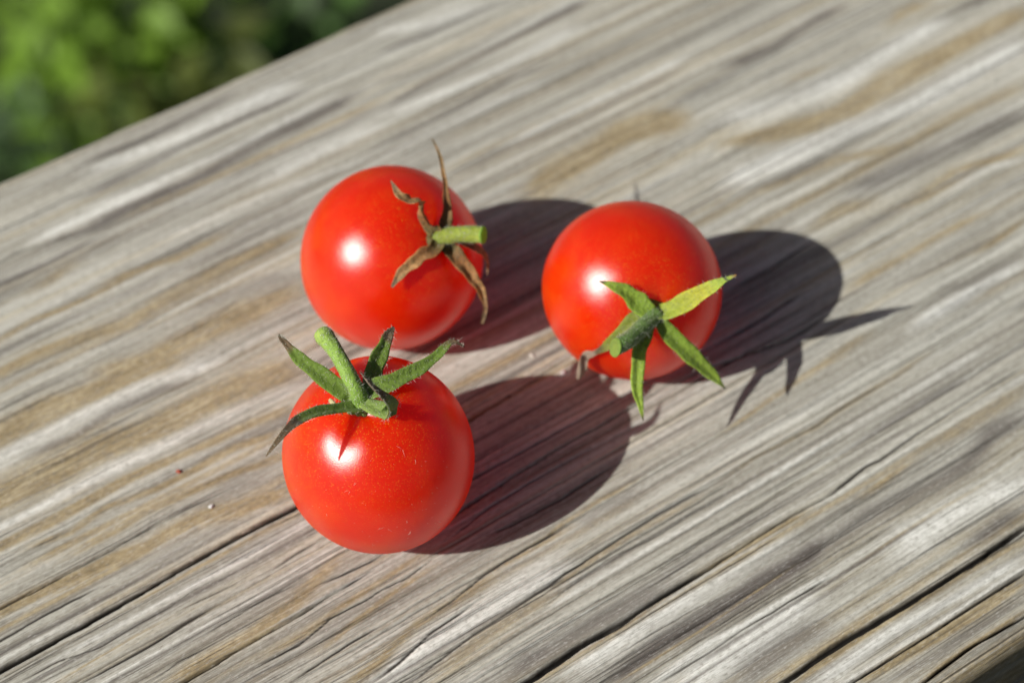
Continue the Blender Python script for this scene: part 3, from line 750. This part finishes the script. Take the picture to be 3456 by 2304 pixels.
def build_sepal(rows, zc, mat, root, keel=.16, thick=.28, crinkle=0.0, seed=0, hub=None):
    q0 = rows[0]
    rows = [tuple(.92 * h + .35 * (x - h) for x, h in zip(q0[:3], hub)) + (q0[3] * .55,) + tuple(q0[4:])] + list(rows)   # rooted inside the calyx
    """rows: x,y,z,width,nx,ny,nz along the sepal; a closed blade with keel, curled rims and thickness"""
    A = catmull(np.array(rows), 7)
    n = len(A); m = 9
    rr = np.random.default_rng(seed)
    P = A[:, :3] + np.array([0, 0, zc]); Wd = np.maximum(A[:, 3], .08); N = A[:, 4:7]
    T = np.gradient(P, axis=0); T /= np.linalg.norm(T, axis=1)[:, None]
    S = np.cross(N, T); S /= np.linalg.norm(S, axis=1)[:, None]
    N = np.cross(T, S)
    cum = np.concatenate([[0], np.cumsum(np.linalg.norm(np.diff(P, axis=0), axis=1))]); cum /= cum[-1]
    V, AL, ED = [], [], []
    edge_l = 1 + .07 * np.sin(cum * 23 + rr.uniform(0, 6)) + crinkle * np.sin(cum * 31 + rr.uniform(0, 6))
    edge_r = 1 + .07 * np.sin(cum * 19 + rr.uniform(0, 6)) + crinkle * np.sin(cum * 27 + rr.uniform(0, 6))
    for side in (1, -1):
        for i in range(n):
            th = thick * min(1, Wd[i] / .8) * .5
            for j in range(m):
                s = j / (m - 1) * 2 - 1
                e = edge_r[i] if s > 0 else edge_l[i]
                prof = keel * Wd[i] * (abs(s) ** 1.6) - .04 * Wd[i] * math.exp(-(s / .15) ** 2)
                prof += crinkle * Wd[i] * .5 * math.sin(cum[i] * 26 + s * 2.5 + seed)
                rim = max(0.15, 1 - abs(s) ** 6)
                V.append(P[i] + S[i] * s * Wd[i] * .5 * e + N[i] * (prof + side * th * rim))
                AL.append(cum[i]); ED.append(abs(s))
    F = []
    off = n * m
    for i in range(n - 1):
        for j in range(m - 1):
            a, b, c, d = i * m + j, i * m + j + 1, (i + 1) * m + j + 1, (i + 1) * m + j
            F.append((a, b, c, d)); F.append((off + d, off + c, off + b, off + a))
        F.append((i * m, (i + 1) * m, off + (i + 1) * m, off + i * m))
        e = m - 1
        F.append((i * m + e, off + i * m + e, off + (i + 1) * m + e, (i + 1) * m + e))
    F.append(tuple([j for j in range(m)][::-1] + [off + j for j in range(m)]))
    k = (n - 1) * m
    F.append(tuple([k + j for j in range(m)] + [off + k + j for j in range(m)][::-1]))
    o = mesh_obj('sepal', V, F, mat, root, attrs={'along': AL, 'edge': ED})
    return o, P, S, N, Wd

def build_hairs(sites, root, seed, ln=(.25, .75), rad=.016):
    """sites: (point, outward direction)"""
    rr = np.random.default_rng(seed); V, F = [], []
    for p, d in sites:
        d = d + rr.normal(0, .35, 3); d /= np.linalg.norm(d)
        L = rr.uniform(*ln) * (1.6 if rr.uniform() < .12 else 1)
        bend = rr.normal(0, .25, 3) * L
        v, f = tube([p, p + d * L * .5 + bend * .3, p + d * L + bend], [rad, rad * .8, rad * .25], 3, cap=False)
        F += [tuple(i + len(V) for i in q) for q in f]; V += v
    o = mesh_obj('hairs', V, F, HAIR, root); o['kind'] = 'stuff'
    return o

def build_stem(pts, zc, mat, root, knob, cut, seed, flare=1.25, cutn=None):
    A = catmull(np.array(pts), 8); P = A[:, :3] + np.array([0, 0, zc]); rad = A[:, 3].copy()
    n = len(P); t = np.linspace(0, 1, n)
    rr = np.random.default_rng(seed)
    rad *= 1 + .03 * np.sin(t * 17 + 1) + (flare - 1) * np.exp(-(t / .12) ** 2)
    if knob:
        d = P[-1] - P[-3]; d /= np.linalg.norm(d)
        rad *= 1 + .10 * np.exp(-((t - .93) / .07) ** 2)
        ext = [(P[-1] + d * k * rad[-1], rad[-1] * q) for k, q in ((.3, .93), (.55, .78), (.72, .5), (.78, .15))]
        P = np.vstack([P] + [e[0][None] for e in ext]); rad = np.concatenate([rad, [e[1] for e in ext]])
    ns = 20
    V, F = tube(P, rad, ns)
    if cut: F = F[:-1]
    V = np.array(V)
    V += rr.normal(0, .018, V.shape)
    dl = P[-1] - P[-2]; dl /= np.linalg.norm(dl)
    if cutn is not None:                       # the stem was snipped at a slant
        cn = np.asarray(cutn, float); cn /= np.linalg.norm(cn)
        for back in range(3):
            for j in range(ns):
                q = (len(P) - 1 - back) * ns + j
                V[q] += dl * (-np.dot(V[q] - P[-1 - back], cn) / np.dot(dl, cn)) * (1 - back / 3)
    al = np.repeat(np.linspace(0, 1, len(P)), ns)
    o = mesh_obj('stem', V, F, mat, root, attrs={'along': al, 'edge': np.zeros(len(V))})
    sites = []
    for i in range(len(P) - 1):
        for j in range(ns):
            if rr.uniform() < .55:
                p = V[i * ns + j]; sites.append((p, (p - P[i]) / max(rad[i], .01)))
    if cut:
        d = dl
        ring = V[-ns:] - P[-1]
        cv, cf = [], []
        for q, h in ((1.02, -.25), (1.04, .02), (.92, .10), (.55, .09), (.2, .08)):
            for j in range(ns):
                cv.append(P[-1] + q * ring[j] + d * h)
        for i in range(4):
            for j in range(ns): cf.append((i * ns + j, i * ns + (j + 1) % ns, (i + 1) * ns + (j + 1) % ns, (i + 1) * ns + j))
        cf.append(tuple(4 * ns + j for j in range(ns)))
        mesh_obj('cut_face', cv, cf, M_CUT, o, attrs={'along': np.linspace(0, 1, len(cv)), 'edge': np.zeros(len(cv))})
    return o, sites

def build_calyx(hub, r, axis, zc, mat, root, seed):
    ax, a, b = ortho(axis)
    hub = np.asarray(hub)
    V, F = [], []
    ns = 30
    rr = np.random.default_rng(seed)
    for q, h in ((1.75, -1.45), (1.95, -.85), (1.75, -.35), (1.35, .05), (.85, .30), (.3, .40)):
        for j in range(ns):
            an = 2 * math.pi * j / ns
            w = q * (1 + .10 * math.cos(5 * an + seed))
            V.append(hub + np.array([0, 0, zc]) + (a * math.cos(an) + b * math.sin(an)) * w + ax * h + rr.normal(0, .03, 3))
    for i in range(5):
        for j in range(ns): F.append((i * ns + j, i * ns + (j + 1) % ns, (i + 1) * ns + (j + 1) % ns, (i + 1) * ns + j))
    F.append(tuple(5 * ns + j for j in range(ns)))
    return mesh_obj('calyx', V, F, mat, root, attrs={'along': [.12] * len(V), 'edge': [0] * len(V)})

CUT3 = np.array([-.80, 0, 0]) + np.array([0, -.6264, .7795]) * .60 + np.array([0, .7795, .6264]) * .05
LABELS = ['front cherry tomato with green hairy sepals and stem pointing up, nearest the camera',
          'left rear cherry tomato with dry brown withered sepals and short pale green stem',
          'right cherry tomato with yellow green star of sepals hanging towards the camera']
SEPMATS = [[M_GREEN, M_GREEN, M_GREEN, M_GREEN_B, M_GREEN_C],
           [M_DRY] * 5,
           [M_LIME, M_GOLD, M_LIME, M_LIME, M_OLIVE]]
SHAPE = [(1.035, .985), (.995, 1.0), (.975, 1.005)]
FRUITS = []
for k, tm in enumerate(TOMS):
    c = tm['c']; zc = c[2]
    root = empty('cherry_tomato', (c[0], c[1], 0))
    tag(root, LABELS[k], 'cherry tomato', 'cherry tomatoes lying on the board')
    fr = build_fruit(c, tm['r'], tm['axis'], *SHAPE[k], root, 20 + k)
    FRUITS.append((root, fr, tm))
    build_calyx(tm['hub'], tm['r'], tm['axis'], zc, [M_GREEN, M_DRY, M_LIME][k], root, 3 + k)
    st, sites = build_stem(tm['stem'], zc, [M_STEM, M_STEM_P, M_STEM_D][k], root, k == 0, k > 0, 60 + k, cutn=(None, None, CUT3)[k])
    build_hairs(sites, st, 90 + k, ln=(.12, .4), rad=.017)
    for i, rows in enumerate(tm['sepals']):
        if k == 1: rows = [q[:3] + (q[3] * 1.08,) + q[4:] for q in rows]
        if k == 2 and i in (0, 2, 3): rows = [q[:3] + (q[3] * .88,) + q[4:] for q in rows]
        if k == 2 and i == 4: rows = [q[:3] + (q[3] * 1.3,) + q[4:] for q in rows]
        o, P, S, N, Wd = build_sepal(rows, zc, SEPMATS[k][i], root, keel=.30 if k == 1 else (.07 if (k, i) == (0, 4) else .17), thick=.16 if k == 1 else .30, crinkle=.10 if k == 1 else .02, seed=200 + 10 * k + i, hub=tm['hub'])
        if k == 1: continue
        rr = np.random.default_rng(300 + 10 * k + i); ss = []
        for q in range(250 if k == 0 else 70):
            j = rr.integers(1, len(P) - 1); s = rr.choice([-1, 1]) if rr.uniform() < .6 else rr.uniform(-1, 1)
            ss.append((P[j] + S[j] * s * Wd[j] * .5 + N[j] * .17 * Wd[j] * abs(s) ** 1.6, S[j] * s * .8 + N[j] * rr.uniform(.2, .9)))
        build_hairs(ss, o, 400 + 10 * k + i, ln=(.15, .5), rad=.019)

# dry stamen scrap stuck between the sepals of the front tomato
root0, fr0, tm0 = FRUITS[0]
V, F = tube([(-5.55, -1.35, 27.0), (-5.2, -1.75, 26.9), (-4.75, -2.35, 26.8), (-4.6, -2.5, 26.78)], [.26, .36, .34, .2], 8)
pet = mesh_obj('dried_petal', V, F, M_CREAM, root0, attrs={'along': np.linspace(0, 1, len(V)), 'edge': np.zeros(len(V))})
V, F = tube([(-4.65, -2.45, 26.8), (-4.2, -2.9, 26.65), (-3.8, -3.3, 26.3)], [.07, .06, .06], 6)
mesh_obj('filament', V, F, M_FIL, pet, attrs={'along': np.linspace(0, 1, len(V)), 'edge': np.zeros(len(V))})

# lint and dust on the skin of the front tomato
from mathutils.bvhtree import BVHTree
def build_lint():
    r = np.random.default_rng(5); V, F = [], []
    me = fr0.data
    bvh = BVHTree.FromPolygons([v.co / MM for v in me.vertices], [tuple(p.vertices) for p in me.polygons])
    C0 = np.array([0, 0, 13.0])
    def surf(n):
        hit = bvh.ray_cast(Vector(C0 + n * 40), Vector(-n))
        return np.array(hit[0])
    R_, U_ = np.array([1.0, 0, 0]), np.array([0, .7795, .6264]); B_ = np.array([0, -.6264, .7795])
    for i in range(165):
        if i < 30:
            x, y = r.normal(.30, .42), r.normal(-.38, .36); ln = r.uniform(.2, 1.1) ** 1.3; rad = r.uniform(.010, .017)
        else:
            x, y = r.uniform(-.9, .95), r.uniform(-.95, .25); ln = r.uniform(.03, .08); rad = r.uniform(.010, .026)
        if x * x + y * y > .97: continue
        n = R_ * x + U_ * y + B_ * math.sqrt(1 - x * x - y * y)
        t = np.cross(n, r.normal(0, 1, 3)); t /= np.linalg.norm(t); s = np.cross(n, t)
        p = surf(n); k = r.normal(0, .45)
        lift = r.uniform(0, .12) if ln > .3 else .01
        v, f = tube([p, p + t * ln * .5 + s * k * ln * .35 + n * (.03 + lift), p + t * ln + s * k * ln + n * (.01 - ln * ln / 26)], [rad, rad, rad * .5], 4)
        F += [tuple(q + len(V) for q in g) for g in f]; V += v
    for i in range(46):                          # longer fuzz standing out along the lower rim
        a = r.uniform(-2.9, .1); x, y = math.cos(a) * .99, math.sin(a) * .99
        n = R_ * x + U_ * y + B_ * .1; n /= np.linalg.norm(n)
        p = surf(n); d = n + r.normal(0, .5, 3); d /= np.linalg.norm(d)
        v, f = tube([p, p + d * r.uniform(.3, .8)], [.013, .005], 3)
        F += [tuple(q + len(V) for q in g) for g in f]; V += v
    o = mesh_obj('lint', V, F, HAIR, root0); o['kind'] = 'stuff'
build_lint()

# ------------------------------------------------------------------ crumbs on the board
def crumb(name, x, y, size, col, label, cat, seed, flat=.5):
    r = np.random.default_rng(seed)
    bm = bmesh.new(); bmesh.ops.create_icosphere(bm, subdivisions=2, radius=1)
    for v in bm.verts:
        q = 1 + .35 * math.sin(v.co.x * 3.1 + seed) * math.cos(v.co.y * 2.7) + r.normal(0, .08)
        v.co = Vector((v.co.x * size * q * 1.3, v.co.y * size * q * .8, v.co.z * size * flat)) * MM
    bmesh.ops.rotate(bm, verts=bm.verts, cent=(0, 0, 0), matrix=Matrix.Rotation(r.uniform(0, 3), 3, 'Z'))
    me = bpy.data.meshes.new(name); bm.to_mesh(me); bm.free()
    k = Mat(name); v = k.objmm(); nn = k.noise(v, 4, 3, .6)
    k.link(k.ramp(nn, [(.3, tuple(c * .7 for c in col)), (.7, col)]), k.b.inputs['Base Color']); k.b.inputs['Roughness'].default_value = .6
    me.materials.append(k.m)
    o = bpy.data.objects.new(name, me); COL.objects.link(o); o.location = Vector((x, y, size * flat * .8 + .05)) * MM
    tag(o, label, cat)
crumb('white_crumb', -24.0, .4, .33, (.85, .86, .86), 'tiny white crumb left of the front tomato above the long crack', 'crumb', 1)
crumb('red_flake', -29.1, 6.3, .36, (.42, .07, .03), 'tiny reddish brown flake on the board left of the front tomato', 'flake', 2)
crumb('pale_crumb', 20.6, 27.1, .30, (.75, .70, .62), 'tiny pale crumb on the board between the two rear tomatoes', 'crumb', 3)
crumb('pale_crumb', 25.2, 23.8, .42, (.70, .62, .60), 'tiny pale crumb beside the withered tip of the right tomato', 'crumb', 4)
